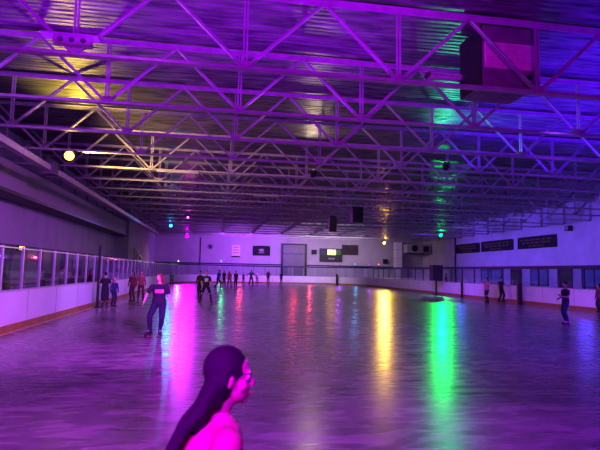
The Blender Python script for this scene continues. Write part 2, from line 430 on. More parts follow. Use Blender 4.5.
# hanging loudspeakers over the middle of the rink
def hung_speaker(x, y, ztop, lab, rz, h=1.3, w=.85):
    t = thing('hanging_loudspeaker', lab, 'loudspeaker', (x, y, ztop - h), rz)
    MB().box((0, 0, h / 2), (w, .62, h)).build('cabinet', m_black, t)
    MB().box((0, -.32, h / 2), (w - .08, .03, h - .1)).build('grille', m_grille, t)
    m = MB()
    for s_ in (-.3, .3): m.tube((s_ * w, 0, h - .02), (s_ * w, 0, TB - .05 - (ztop - h) + .02), .015)
    m.build('hanger', m_steeldk, t)
hung_speaker(8.62, 37.5, 5.9, 'tall black loudspeaker hanging from the trusses, left of the pair', -.1, 1.2, .55)
hung_speaker(8.82, 31.5, 5.86, 'wide black loudspeaker hanging from the trusses, right of the pair', .1, .98, .72)

# ------------------------------------------------------------------ stage lamps
def stage_light(loc, col, lab, strength, power, r=.11, up=0, aim=(0, -1, -.45), laim=None, cone=130, rad=.12):
    t = thing('stage_light', lab, 'stage light', loc, 0, 'coloured stage lamps on the trusses')
    d = V(aim).normalized(); q = V((0, 0, 1)).rotation_difference(d); rm = q.to_matrix()
    def X(m):
        m.v = [tuple(rm @ V(p)) for p in m.v]; return m
    X(MB().lathe([(.03, -.32), (.09, -.30), (r + .02, -.2), (r + .03, 0), (r + .03, .05), (r + .015, .05), (r + .01, 0.0), (.02, -.02)], 18)).build('housing', m_black, t, True)
    X(MB().ball((0, 0, .01), (r, r, r * .45))).build('lens', emis(lab[:20], col, strength), t, True)
    hz = (5.912 - loc[2]) if up == 0 else (6.055 - loc[2])
    y = MB()
    for s_ in (-1, 1): y.bar((s_ * (r + .05), 0, -.02), (s_ * (r + .05), .05, hz), .025, .04)
    y.bar((-(r + .06), .05, hz), ((r + .06), .05, hz), .04, .03)
    y.build('yoke', m_darkmetal, t)
    if power:
        l = bpy.data.lights.new('lamp', 'SPOT'); l.energy = power; l.color = col; l.shadow_soft_size = rad; l.spot_size = math.radians(cone); l.spot_blend = .7
        o = bpy.data.objects.new('bulb', l); C.objects.link(o); o.parent = t; o.location = d * .22; o.rotation_euler = V(laim or aim).to_track_quat('-Z', 'Y').to_euler()
    return t
YEL, GRN, MAG, CYA = (1, .72, .12), (.02, 1, .22), (1, .05, .95), (.05, .65, 1)
yl = stage_light((-5.57, 19.36, 5.72), (1, .74, .06), 'glowing yellow stage lamp on the near left truss above the duct', 9, 600, r=.17, aim=(.25, -1, .0), laim=(.5, -.45, .9), cone=125)
l = bpy.data.lights.new('lamp', 'SPOT'); l.energy = 1300; l.color = (1, .68, .16); l.shadow_soft_size = .1; l.spot_size = 2.3; l.spot_blend = .8
o = bpy.data.objects.new('bulb', l); C.objects.link(o); o.parent = yl; o.location = (.42, .1, -.05); o.rotation_euler = V((1, .8, .12)).to_track_quat('-Z', 'Y').to_euler()
stage_light((22.97, 49.3, 5.69), (.0, 1, .10), 'bright green stage lamp under the trusses at the right', 14, 2900, r=.17, laim=(-.35, -1, -.35), cone=70)
stage_light((21.9, 64.3, 5.62), (1, .60, .08), 'warm yellow stage lamp near the back wall right of the scoreboard', 10, 2600, r=.19, laim=(-.3, -1, -.35), cone=75)
stage_light((-3.97, 64.3, 5.73), (.66, .0, 1), 'magenta stage lamp near the back wall at the left corner', 16, 6000, r=.2, laim=(.25, -1, -.35), cone=60)
stage_light((-4.6, 49.3, 5.75), (.02, .35, 1), 'cyan stage lamp hanging at far left, nearer than the magenta ones', 9, 600, r=.15, laim=(.2, -1, -.35), cone=70)
stage_light((-2.47, 40.3, 5.70), (1, .15, .85), 'small pink stage lamp hung above and nearer than the magenta lamp', 8, 120, r=.08)
stage_light((9.3, 19.36, 6.26), (.05, .9, .35), 'green uplight clamped on the fourth truss right of centre', 1.2, 190, r=.09, up=1, aim=(0, -.4, 1), laim=(.1, -1, .25), cone=150)  # unseen fixture added to throw green onto the roof deck
stage_light((4.2, 22.36, 6.26), (1, .78, .5), 'warm uplight clamped on the fifth truss near the middle', 1.2, 120, r=.09, up=1, aim=(0, -.4, 1), laim=(0, -1, .25), cone=150)  # unseen fixture, added to warm the middle of the deck
# tiny coloured lamps along the far end
def tiny(x, z, col, lab, s, r=.07, y=YB - .085):
    t = thing('indicator_light', lab, 'light', (x, y, z), 0, 'small coloured lamps at the far end')
    MB().box((0, .05, 0), (r * 2.4, .10, r * 2.4)).build('backplate', m_black, t)
    MB().ball((0, -.01, 0), (r, r * .7, r)).build('lens', emis(lab[:22], col, s * .12), t, True)
    l = bpy.data.lights.new('lamp', 'SPOT'); l.energy = s * 6; l.color = col; l.shadow_soft_size = .1; l.spot_size = .9; l.spot_blend = .6
    o = bpy.data.objects.new('bulb', l); C.objects.link(o); o.parent = t; o.location = (0, -.14, 0); o.rotation_euler = V((-.25, -1, -.06)).to_track_quat('-Z', 'Y').to_euler()
tiny(-5.1, 2.62, (1, .45, .6), 'small pinkish lamp on the back wall near the left corner', 60)
tiny(22.0, 2.75, (1, .1, .12), 'small red lamp on the back wall below the yellow stage lamp', 60)
tiny(18.6, 2.72, (.08, .45, 1), 'small blue lamp on the back wall under the brown panel', 30)
tiny(16.3, 2.72, (.4, .05, 1), 'small violet lamp on the back wall under the scoreboard', 26)
tiny(20.6, 2.72, (.4, .05, 1), 'small violet lamp on the back wall right of the blue one', 26)
tiny(11.4 + .9, 2.72, (1, .05, .1), 'small red lamp on the back wall just right of the roller door', 26)
tiny(10.1, 5.42, (1, .05, .1), 'small red lamp above the roller door', 26)
tiny(0.4, 2.75, (.05, 1, .3), 'small green lamp on the back wall behind the blue-jacket skater', 34)
tiny(2.9, 2.72, (1, .06, .1), 'small red lamp on the back wall under the white poster', 28)

# ------------------------------------------------------------------ things on the walls
t = thing('scoreboard', 'black scoreboard with glowing amber digits on the back wall', 'scoreboard', (15.2, YB - .02, 2.99))
MB().box((0, -.10, .89), (3.1, .2, 1.78)).build('case', m_dkgreen, t)
m = MB()
for x in (-1.53, 1.53): m.box((x, -.12, .89), (.06, .22, 1.8))
for z in (.02, 1.76, .78): m.box((0, -.12, z), (3.1, .22, .05))
m.build('frame', m_darkmetal, t)
m = MB()
for k, x in enumerate((-.34, .06, .46)):
    m.box((x, -.21, 1.28), (.30, .02, .62))
m.build('amber_digits', m_amber, t)
MB().box((1.05, -.21, 1.2), (.6, .02, .5)).build('green_panel', m_greenled, t)
MB().box((1.05, -.21, 1.52), (.5, .02, .09)).build('white_strip', m_grey, t)
MB().box((.05, -.21, .42), (.9, .02, .22)).build('lower_text', m_grey, t)
MB().box((-1.0, -.21, 1.25), (.7, .02, .55)).build('blue_panel', mat('blue_panel', (.03, .03, .12), .5), t)

t = thing('wall_banner', 'black banner with a faint grey crest hung on the violet back wall', 'banner', (5.68, YB - .02, 3.6))
b = MB(); n = 14
front = [[V((-1.17 + 2.34 * i / n, -.03 - .03 * math.sin(i * .9), z + (.06 * math.sin(PI * i / n) if z > 1 else 0))) for z in (0, 1.27)] for i in range(n + 1)]
b.rings([[p[0], p[1], p[1] + V((0, .02, 0)), p[0] + V((0, .02, 0))] for p in front]); b.build('cloth', m_banner, t)
m = MB(); m.ball((0, -.075, .72), (.38, .012, .2)); m.box((0, -.075, .38), (.8, .012, .12)); m.build('crest', m_grey, t)
t = thing('wall_poster', 'tall white poster with a dark bottom strip on the back wall', 'poster', (2.3, YB - .02, 3.3))
MB().box((0, -.02, .82), (1.1, .03, 1.6)).build('sheet', m_white, t)
MB().box((0, -.04, .09), (1.1, .02, .16)).build('dark_strip', m_banner, t)
m = MB()
for z in (.6, .95, 1.3): m.box((0, -.04, z), (.8, .012, .1))
m.build('print', mat('violet_print', (.30, .22, .5), .7), t)
t = thing('wall_emblem', 'small dark round emblem on the back wall left of the poster', 'emblem', (-1.08, YB - .02, 4.2))
MB().lathe([(.05, 0), (.42, 0), (.42, .04), (.05, .04)], 24, (0, 0, .42), 'y').build('disc', m_grey, t)
m = MB().lathe([(.02, .04), (.27, .04), (.27, .06), (.02, .06)], 6, (0, 0, .42), 'y'); m.build('motif', m_darkmetal, t)
t = thing('wall_speaker', 'small black box speaker on the back wall beside the scoreboard', 'loudspeaker', (12.85, YB - .02, 3.95))
MB().box((0, -.15, .3), (.66, .3, .6)).build('cabinet', m_black, t); MB().box((0, -.31, .3), (.56, .02, .5)).build('grille', m_grille, t)
t = thing('wall_panel', 'brown board panel on the back wall right of the scoreboard', 'panel', (17.9, YB - .02, 4.0))
MB().box((0, -.04, .66), (2.3, .08, 1.32)).build('board', m_brown, t)
MB().box((-.7, -.10, 1.0), (.9, .06, .6)).build('dark_inset', m_black, t)
m = MB()
for z in (.0, 1.32): m.box((0, -.05, z), (2.36, .1, .05))
m.build('edge_strip', m_darkmetal, t)

# air unit and duct in the far right corner
t = thing('air_handler', 'grey air handler box hung high in the far right corner', 'air handler', (26.6, 64.6, 4.35))
MB().box((0, 0, .6), (3.3, 1.6, 1.15)).build('casing', m_bulk, t)
MB().lathe([(.05, .8), (.42, .8), (.45, .86), (.05, .86)], 20, (-.6, 0, .62), 'y').build('fan_grille', m_black, t)
MB().box((1.0, -.82, .55), (.8, .04, .8)).build('vent', m_darkmetal, t)
MB().box((0, 0, -.02), (3.1, 1.5, .1)).build('drip_tray', m_darkmetal, t)
m = MB()
for x in (-1.4, 1.4): m.tube((x, 0, 1.15), (x, 0, 1.62), .03)
m.build('hanger', m_steel, t)
t = thing('vertical_duct', 'pale square duct rising from the floor below the air handler', 'duct', (24.3, 65.6, 0))
MB().box((0, 0, 2.9), (.9, .9, 5.8)).build('duct_body', m_white, t)
for z in (1.2, 2.4, 3.6, 4.8): MB().box((0, 0, z), (.96, .96, .06)).build('duct_flange', m_steel, t)
t = thing('corner_speaker', 'small black speaker bracketed on the back wall by the far right corner', 'loudspeaker', (22.9, YB + .01, 2.9))
MB().box((0, -.25, .3), (.55, .45, .6)).build('cabinet', m_black, t); MB().box((0, -.03, .3), (.15, .06, .15)).build('bracket', m_darkmetal, t)

def right_banner(y0, y1, z0, z1, lab, n):
    t = thing('championship_banner', lab, 'banner', (XR - .004, (y0 + y1) / 2, z0), group='black lettered banners on the right wall')
    w = abs(y1 - y0)
    m = MB().box((-.02, 0, (z1 - z0) / 2), (.04, w, z1 - z0)); m.cur = 1
    rnd = random.Random(n); h = z1 - z0
    for zz, hh, wd in ((.72, .16, .82), (.47, .16, .72), (.20, .14, .38)):
        p = -w * wd / 2
        while p < w * wd / 2 - .2:
            L = rnd.uniform(.35, .75); L = min(L, w * wd / 2 - p)
            k = 0
            while k < L - .08: m.box((-.045, -(p + k + .05), h * zz), (.012, .085, h * hh * rnd.uniform(.7, 1))); k += .13
            p += L + .16
    m.build('lettered_cloth', [m_banner, m_gold], t)
    m = MB()
    for y in (-w / 2 + .1, w / 2 - .1): m.box((-.045, y, h - .06), (.02, .06, .06))
    m.build('grommet', m_post, t)
right_banner(57.0, 51.3, 4.08, 5.16, 'black banner with gold lettering on the right wall, farthest of three', 1)
right_banner(51.0, 44.9, 4.10, 5.2, 'black banner with gold lettering on the right wall, middle of three', 2)
right_banner(44.2, 38.5, 4.12, 5.22, 'black banner with gold lettering on the right wall, nearest of three', 3)
t = thing('wall_floodlight', 'small unlit box fixture high on the right wall beyond the banners', 'light fixture', (XR - .01, 36.8, 5.35))
MB().box((-.2, 0, .2), (.4, .5, .42)).build('housing', m_darkmetal, t); MB().box((-.41, 0, .2), (.02, .4, .32)).build('lens', m_grey, t)
t = thing('outlet_box', 'tiny dark box on the right wall near the photo edge', 'box', (XR - .01, 31.6, 3.75))
MB().box((-.05, 0, .08), (.1, .14, .16)).build('case', m_black, t); MB().tube((-.1, 0, .16), (-.05, 0, .5), .015).build('conduit', m_black, t)

# amber sign inside the left side
t = thing('lit_sign', 'small amber lit sign on the dark left wall behind the glass', 'sign', (XL + .20, 25.55, 2.36))
MB().box((.05, 0, .1), (.1, .78, .26)).build('case', m_black, t)
m = MB()
for k in range(4): m.box((.105, -.27 + k * .18, .1), (.012, .12, .17))
m.build('lit_face', m_amberdim, t)
# floor-standing speaker by the right boards
t = thing('speaker_on_stand', 'big black loudspeaker on a slim stand at the far right boards', 'loudspeaker', (16.7, 36.7, 0))
MB().tube((0, 0, .04), (0, 0, 1.12), .07).build('pole', m_black, t)
MB().lathe([(.02, 0), (.3, 0), (.28, .05), (.02, .06)], 20).build('base', m_black, t)
cb = MB().box((0, 0, 1.70), (.78, .7, 1.2)).build('cabinet', m_black, t)
MB().box((0, -.36, 1.70), (.7, .03, 1.1)).build('grille', m_grille, t)
MB().lathe([(.02, .385), (.30, .385), (.32, .37), (.02, .37)], 24, (0, 0, 1.45), 'y').build('woofer', m_darkmetal, t)
# benches behind the left boards
for i, y in enumerate((16.5, 21.0, 25.5, 30)):
    t = thing('bench', 'long slatted bench against the dark left wall, %s from the camera' % words[i], 'bench', (-8.6, y, 0), group='benches behind the left boards')
    m = MB()
    for k in range(4): m.box((-.18 + .12 * k, 0, .45), (.10, 3.6, .04))
    m.build('seat', m_sill, t)
    m = MB()
    for k in range(2): m.box((-.28, 0, .68 + k * .2), (.04, 3.6, .12))
    m.build('backrest', m_sill, t)
    for s_ in (-1.5, 0, 1.5):
        m = MB(); m.box((0, s_, .215), (.42, .06, .43)); m.box((-.25, s_, .55), (.05, .06, .7)); m.build('leg', m_steeldk, t)
# stair handrail in the far left
t = thing('stair_rail', 'sloping dark handrail on the far left wall block', 'handrail', (-7.95, 49.5, 0))
MB().bar((.03, 0, 3.55), (.03, 8, 2.2), .06, .09).build('rail', m_darkmetal, t)
for k in range(5):
    MB().bar((.03, .2 + 1.9 * k, 0), (.03, .2 + 1.9 * k, 3.52 - .32 * k), .05, .05).build('baluster', m_darkmetal, t)
# ------------------------------------------------------------------ people
SK = {'light': mat('fair_skin', (.62, .38, .29), .5, noise=.06), 'tan': mat('tan_skin', (.45, .26, .18), .5, noise=.06), 'brown': mat('brown_skin', (.22, .12, .08), .5, noise=.06)}
m_eye = mat('eye_white', (.75, .73, .72), .25); m_iris = mat('dark_iris', (.03, .02, .015), .2); m_lip = mat('lips', (.45, .16, .15), .45)
m_skboot = mat('black_skate_boot', (.02, .02, .024), .4, noise=.2); m_wheel = mat('skate_wheel', (.30, .05, .08), .5, noise=.2)
m_skpale = mat('tan_skate_boot', (.45, .36, .28), .5, noise=.2); m_lace = mat('pale_lace', (.6, .58, .55), .7)
_cl = {}
def cloth(name, col):
    if name not in _cl: _cl[name] = mat(name, col, .85, noise=.18, scale=9, bump=.15)
    return _cl[name]
_boot = {}
def boot_parts(key, mt):
    """one roller skate: boot > sole_plate, wheels, toe_stop, lace; toe towards +Y, ground at z=0"""
    if key in _boot: return _boot[key]
    b = MB()
    b.chain([(0, -.085, .125), (0, 0, .118), (0, .075, .110), (0, .115, .105)], [.040, .040, .042, .034])
    b.box((0, .01, .088), (.078, .26, .02)); b.chain([(0, -.075, .13), (0, -.062, .20), (0, -.060, .275)], [.046, .045, .052])
    o = flesh(b, 'roller_skate', mt, None, .007, 3); boot = o.data; bpy.data.objects.remove(o)
    def data(mb, n, m, sm=False):
        x = mb.build(n, m, None, sm); d = x.data; bpy.data.objects.remove(x); return d
    pl = data(MB().box((0, .01, .072), (.07, .25, .014)).box((0, .085, .05), (.10, .03, .03)).box((0, -.085, .05), (.10, .03, .03)), 'sole_plate', m_darkmetal)
    wh = data(MB().lathe([(.008, -.016), (.026, -.016), (.031, -.010), (.031, .010), (.026, .016), (.008, .016)], 18, (0, 0, 0), 'x'), 'wheel', m_wheel, True)
    ts = data(MB().lathe([(.01, .02), (.022, .02), (.028, .055), (.01, .06)], 14), 'toe_stop', m_rubber)
    lc = MB()
    for k in range(4): lc.tube((-.032, -.02 + .02 * k - .028 * (k < 1), .205 - .018 * k), (.032, -.02 + .02 * k - .028 * (k < 1), .200 - .018 * k), .006, n=8)
    _boot[key] = (boot, pl, wh, ts, data(lc, 'lace', m_lace)); return _boot[key]
def add_skate(body, key, mt, loc, rz, s, rx=0, detail=True):
    boot, pl, wh, ts, lc = boot_parts(key, mt)
    def ob(n, d, par, l=(0, 0, 0)):
        o = bpy.data.objects.new(n, d); C.objects.link(o); o.parent = par; o.location = l; return o
    o = ob('roller_skate', boot, body, loc); o.scale = (s, s, s); o.rotation_euler = (rx, 0, rz)
    ob('sole_plate', pl, o)
    if detail: ob('toe_stop', ts, o, (0, .13, 0)); ob('lace', lc, o)
    for x in (-.042, .042):
        for y in (-.085, .085): ob('wheel', wh, o, (x, y, .031))

def ik(hip, ank, l1, l2, pole):
    d = ank - hip; L = min(d.length, (l1 + l2) * .999); u = d.normalized()
    a = (l1 * l1 - l2 * l2 + L * L) / (2 * L); h = math.sqrt(max(0, l1 * l1 - a * a))
    p = pole - u * pole.dot(u); p.normalize()
    return hip + u * a + p * h

def person(label, loc, rz, H, group=None, skin='light', lean=(0, 0), twist=0, feet=((-.12, 0, 0), (.12, 0, 0)), crouch=0, kid=1.0, bulk=1.0,
           larm=((-.25, .05, -1), (-.05, .25, -1)), rarm=((.25, .05, -1), (.05, .25, -1)), head=(0, 0, 0), hair=('short', 'dark'), top=('tee', 'black', (.02, .02, .025)),
           bottom=('pants', 'denim', (.03, .035, .08)), skates='black', fine=False, vox=.009, lift_feet=(0, 0), print_=None, curl=.5, face=False):
    s0 = (H - (.075 if skates else 0)) / 1.75; lift = .075 * (s0 ** .5) if skates else .0
    s = (H - lift) / 1.75; bk = bulk * s
    up = V((lean[0], lean[1], 1)).normalized(); X = V((math.cos(twist), math.sin(twist), 0))
    P = V((0, 0, (.93 - crouch) * s + lift)); X0 = V((1, 0, 0))
    Wst = P + up * .16 * s; Ch = P + up * .36 * s; Sh = P + up * .50 * s; N = P + up * .555 * s
    b = MB(); skm = SK[skin]
    YF_ = lambda ax: V((0, 0, 1)).cross(ax)
    # torso
    tor = [(P - up * .09 * s, .10 * bk, .09 * bk), (P - up * .03 * s, .158 * bk, .112 * bk), (P + up * .04 * s, .155 * bk, .115 * bk), (Wst, .128 * bk, .098 * bk), (Ch, .155 * bk, .112 * bk), (P + up * .45 * s, .160 * bk, .098 * bk), (Sh, .125 * bk, .075 * bk), (N, .060 * s, .058 * s)]
    b.ell(tor, 20, X)
    # head
    hz, hx, hy = head
    Rh = M.Rotation(hz, 3, 'Z') @ M.Rotation(hx, 3, 'X') @ M.Rotation(hy, 3, 'Y')
    k = s * kid; Hc = N + (up * .5 + V((0, 0, .5))).normalized() * ((.05 if kid < 1.1 else .03) * s + .12 * k) + Rh @ V((0, .02 * k, 0))
    hd = lambda x, y, z: Hc + Rh @ (V((x, y, z)) * k)
    b.chain([N - up * .04 * s, hd(0, -.02, -.07)], [.056 * s, .052 * k])
    b.ball(hd(0, -.012, .022), (.075 * k, .094 * k, .095 * k), Rh); b.ball(hd(0, .020, -.045), (.059 * k, .068 * k, .068 * k), Rh)
    b.ball(hd(0, .060, -.092), .021 * k); b.ball(hd(0, .034, .040), (.062 * k, .048 * k, .050 * k), Rh); b.chain([hd(0, .083, .008), hd(0, .104 - .05 * (kid - 1), -.024)], [.010 * k, .014 * k], 10)
    for q in (-1, 1):
        b.ball(hd(q * .011, .095, -.032), .009 * k); b.ball(hd(q * .032, .075, .025), (.027 * k, .012 * k, .009 * k), Rh)
        b.ball(hd(q * .038, .050, -.030), (.028 * k, .026 * k, .028 * k), Rh); b.ball(hd(q * .077, -.008, -.006), (.011 * k, .021 * k, .032 * k), Rh)
    b.ball(hd(0, .080, -.062), (.024 * k, .012 * k, .0075 * k), Rh); b.ball(hd(0, .078, -.071), (.021 * k, .012 * k, .008 * k), Rh)
    # legs
    ank = []; knee = []; hips = []
    for i, q in enumerate((-1, 1)):
        fx, fy, fr = feet[i]; hp = P + V((q * .085 * bk, 0, -.05 * s)); an = V((fx * s, fy * s - .055 * s, lift + .085 * s + lift_feet[i]))
        fd = V((-math.sin(fr), math.cos(fr), 0)); kn = ik(hp, an, .42 * s, .43 * s, fd + V((0, .25, 0)))
        hips.append(hp); knee.append(kn); ank.append(an)
        b.chain([hp, hp.lerp(kn, .45), kn, kn.lerp(an, .3), an], [.085 * bk, .074 * bk, .053 * bk, .053 * bk, .036 * s])
        b.chain([an - fd * .02 * s - V((0, 0, .03 * s)), an + fd * .16 * s - V((0, 0, .055 * s))], [.036 * s, .028 * s])
    # arms and hands
    arms = []
    for q, arm in ((-1, larm), (1, rarm)):
        sh = Sh + X * (q * .165 * bk) - up * .045 * s; d1 = V(arm[0]).normalized(); d2 = V(arm[1]).normalized()
        el = sh + d1 * .285 * s; wr = el + d2 * .25 * s; arms.append((sh, el, wr, d2))
        b.chain([Sh + X * (q * .08 * bk) - up * .03 * s, sh, sh.lerp(el, .5), el, el.lerp(wr, .3), wr], [.058 * s, .055 * bk, .046 * bk, .037 * s, .038 * s, .026 * s])
        n = X * (-q); n = (n - d2 * n.dot(d2)).normalized(); sd = d2.cross(n).normalized() * (q)   # sd -> thumb side
        if sd.y < 0 and abs(sd.y) > .2: sd = -sd
        bas = M((sd, n, d2)).transposed()
        b.ball(wr + d2 * .052 * s, (.040 * s, .016 * s, .056 * s), bas); b.ball(wr + d2 * .012 * s, (.027 * s, .019 * s, .03 * s), bas)
        for fi, (off, L) in enumerate(((.030, .072), (.010, .080), (-.011, .074), (-.030, .058))):
            p = wr + d2 * .090 * s + sd * off * s; d = d2.copy(); pts = [wr + d2 * .06 * s + sd * off * s * .9, p]; a = 0
            for seg in (.45, .32, .23):
                a += curl * (.6 + .12 * fi); d = (d2 * math.cos(a) + n * math.sin(a)).normalized(); p = p + d * L * seg * s; pts.append(p)
            b.chain(pts, [.0095 * s, .0095 * s, .009 * s, .0082 * s, .0072 * s], 8)
        t0 = wr + d2 * .03 * s + sd * .030 * s; td = (d2 * .65 + sd * .65 + n * .35).normalized()
        b.chain([t0, t0 + td * .035 * s, t0 + (td + n * .2).normalized() * .062 * s], [.013 * s, .0105 * s, .0085 * s], 8)
    body = flesh(b, 'person', skm, None, .0055 if fine else vox, 5 if fine else 3)
    body.location = loc; body.rotation_euler = (0, 0, rz); tag(body, label, 'person', group)
    # eyes
    for q in (-1, 1):
        e = MB().ball(hd(q * .031, .0700, .002), .0118 * k, nu=12); e.cur = 1; e.ball(hd(q * .031, .0772, .002), (.0065 * k, .006 * k, .0065 * k), Rh, nu=10, nv=7); e.build('eye', [m_eye, m_iris], body, True)
    if face:
        MB().ball(hd(0, .0875, -.062), (.022 * k, .0075 * k, .0055 * k), Rh).ball(hd(0, .0855, -.070), (.019 * k, .0075 * k, .006 * k), Rh).build('lips', m_lip, body, True)
    # hair
    style, hc = hair; hm = cloth(hc + '_hair', {'dark': (.008, .006, .006), 'brown': (.06, .03, .018), 'blonde': (.36, .24, .12), 'red': (.24, .04, .03), 'hood_grey': (.12, .11, .12)}[hc])  # red entry: red light falling on hair, put into its colour
    h = MB()
    h.ball(hd(0, -.022, .034), (.086 * k, .098 * k, .098 * k), Rh)
    if style in ('long', 'ponytail', 'bob'):
        h.ball(hd(0, -.045, -.03), (.082 * k, .065 * k, .085 * k), Rh)
        for q in (-1, 1): h.chain([hd(q * .070, .012, .045), hd(q * .080, -.012, -.03), hd(q * .074, -.030, -.09)], [.020 * k, .020 * k, .020 * k], 10)
    if style == 'long':
        for q in (-.065, -.035, 0, .035, .065):
            h.chain([hd(q, -.06, -.04), hd(q * 1.1, -.075, -.12), V(hd(q * 1.15, -.075, -.12)) - up * .10 * s + Rh @ V((0, -.02, 0)) * s, V(hd(q * 1.05, -.07, -.12)) - up * .20 * s + Rh @ V((0, -.02, 0)) * s], [.036 * k, .036 * k, .03 * k, .016 * k], 10)
    elif style == 'bob':
        for q in (-.055, 0, .055): h.chain([hd(q, -.055, -.03), hd(q, -.055, -.11)], [.04 * k, .034 * k], 10)
    elif style == 'streaming':
        pass
    elif style == 'ponytail':
        h.chain([hd(0, -.09, .05), hd(0, -.145, .03), hd(0, -.165, -.06), hd(0, -.155, -.16)], [.03 * k, .034 * k, .032 * k, .012 * k], 10)
    elif style == 'bun':
        h.ball(hd(0, -.06, .125), (.042 * k, .042 * k, .036 * k), Rh)
    if style == 'streaming':
        h.ball(hd(0, -.040, -.03), (.083 * k, .070 * k, .085 * k), Rh)
        for q in (-1, 1): h.chain([hd(q * .068, -.012, .045), hd(q * .078, -.036, -.03), hd(q * .072, -.055, -.10)], [.022 * k, .022 * k, .020 * k], 10)
        for n_, q in enumerate((-.07, -.04, -.01, .02, .05, .075)):
            w_ = .03 * math.sin(n_ * 2.1)
            h.chain([hd(q, -.065, -.03), hd(q * 1.1, -.105 + w_ * .3, -.12), hd(q * 1.25 + .01, -.150 + w_, -.21 - w_), hd(q * 1.35 + .02, -.195 + w_ * 1.4, -.29), hd(q * 1.15 + .03, -.235 + w_, -.38 + w_)], [.036 * k, .034 * k, .026 * k, .020 * k, .008 * k], 10)
    flesh(h, 'hair', hm, body, .008 if fine else .011, 4)
    if style == 'cap':
        cp = MB().ball(hd(0, -.015, .06), (.092 * k, .105 * k, .078 * k), Rh); cp.ball(hd(0, .10, .055), (.07 * k, .06 * k, .010 * k), Rh)
        flesh(cp, 'cap', cloth('dark_cap', (.02, .02, .03)), body, .008, 3)
    # top
    g = .016 * s; kind, tn, tc = top; tm = cloth(tn + '_top', tc); t = MB()
    if kind == 'dress': rng = [(P - up * .40 * s, .19 * bk, .16 * bk), (P - up * .2 * s, .185 * bk, .15 * bk)]
    elif kind == 'longdress': rng = [(P - up * .62 * s, .17 * bk, .15 * bk), (P - up * .3 * s, .185 * bk, .15 * bk)]
    else: rng = [(P - up * .06 * s, .165 * bk, .122 * bk)]
    sec = rng + [(c, rx + g, ry + g) for c, rx, ry in tor[2:7]] + [(N - up * .012 * s, .072 * s, .066 * s)]
    t.ell(sec, 22, X)
    for q, (sh, el, wr, d2) in zip((-1, 1), arms):
        st = Sh + X * (q * .07 * bk) - up * .035 * s
        if kind in ('tee', 'dress', 'longdress'): e = sh.lerp(el, .62); t.chain([st, sh, e], [.060 * s, .060 * bk, .053 * bk])
        elif kind in ('long', 'jacket'): t.chain([st, sh, el, wr - d2 * .01 * s], [.062 * s, .064 * bk, .050 * s, .040 * s])
        else: t.chain([st, sh.lerp(st, .35)], [.058 * s, .055 * bk])
    if kind == 'jacket': t.chain([N - up * .02 * s - YF_(X) * .05 * s, N + up * .01 * s - YF_(X) * .06 * s], [.06 * s, .055 * s])
    nm = {'tee': 'shirt', 'long': 'shirt', 'jacket': 'jacket', 'dress': 'dress', 'longdress': 'dress', 'tank': 'tank_top'}[kind]
    to = flesh(t, nm, tm, body, .008 if fine else .011, 3)
    if print_:
        cx, cz, w, hh, pm = print_
        bv = BVHTree.FromPolygons([v.co for v in to.data.vertices], [p.vertices[:] for p in to.data.polygons]); nx, nz = 10, 6; vs = []; fs = []
        fw = YF_(X); C0 = P + up * (cz * s) + X * (cx * s); ok = True
        for j in range(nz + 1):
            for i in range(nx + 1):
                o_ = C0 + X * ((i / nx - .5) * w * s) + up * ((j / nz - .5) * hh * s) + fw * .6 * s
                hit = bv.ray_cast(o_, -fw)[0]; vs.append((hit if hit else o_ - fw * .45 * s) + fw * .004)
        for j in range(nz):
            for i in range(nx): a = j * (nx + 1) + i; fs.append((a, a + 1, a + nx + 2, a + nx + 1))
        MB().add(vs, fs).build('shirt_print', pm, body, True)
    # bottom
    bkind, bn, bc = bottom
    if bkind != 'none':
        bm_ = cloth(bn + '_bottom', bc); t = MB(); fr_ = {'pants': .97, 'leggings': .96, 'shorts': .0, 'capri': .6}[bkind]; e_ = .012 * s if bkind == 'leggings' else .020 * s
        t.ell([(P - up * .10 * s, .11 * bk, .10 * bk), (P - up * .03 * s, .162 * bk, .118 * bk), (P + up * .05 * s, .160 * bk, .120 * bk), (P + up * .10 * s, .146 * bk, .112 * bk)], 20, X0)
        for hp, kn, an in zip(hips, knee, ank):
            if bkind == 'shorts': t.chain([hp, hp.lerp(kn, .5), hp.lerp(kn, .85)], [.092 * bk, .088 * bk, .078 * bk])
            else: t.chain([hp, hp.lerp(kn, .45), kn, kn.lerp(an, .3), kn.lerp(an, fr_)], [.087 * bk + e_ * .4, .075 * bk + e_ * .6, .054 * bk + e_, .053 * bk + e_, .040 * s + e_])
        flesh(t, {'pants': 'trousers', 'leggings': 'leggings', 'shorts': 'shorts', 'capri': 'trousers'}[bkind], bm_, body, .010, 3)
        if bkind == 'shorts':
            for kn, an in zip(knee, ank):
                t = MB().chain([kn.lerp(an, .12), kn.lerp(an, .35), an], [.060 * bk, .060 * bk, .046 * s]); flesh(t, 'sock', cloth('dark_sock', (.03, .03, .04)), body, .010, 2)
    # feet
    for i, an in enumerate(ank):
        fr = feet[i][2]; c = V((an.x, an.y, 0)) + V((-math.sin(fr), math.cos(fr), 0)) * .055 * s
        if skates: add_skate(body, skates, {'black': m_skboot, 'tan': m_skpale}[skates], (c.x, c.y, lift_feet[i]), fr, max(.72, s * 1.02), detail=face)
        else:
            fd = V((-math.sin(fr), math.cos(fr), 0)); t = MB().chain([c - fd * .09 * s + V((0, 0, .045 * s)), c + V((0, 0, .043 * s)), c + fd * .11 * s + V((0, 0, .036 * s))], [.044 * s, .043 * s, .036 * s]); t.chain([an - V((0, 0, .02)), an + V((0, 0, .03 * s))], [.045 * s, .046 * s]); flesh(t, 'shoe', m_rubber, body, .009, 2)
    body['_hand'] = 0; del body['_hand']
    return body, arms, s

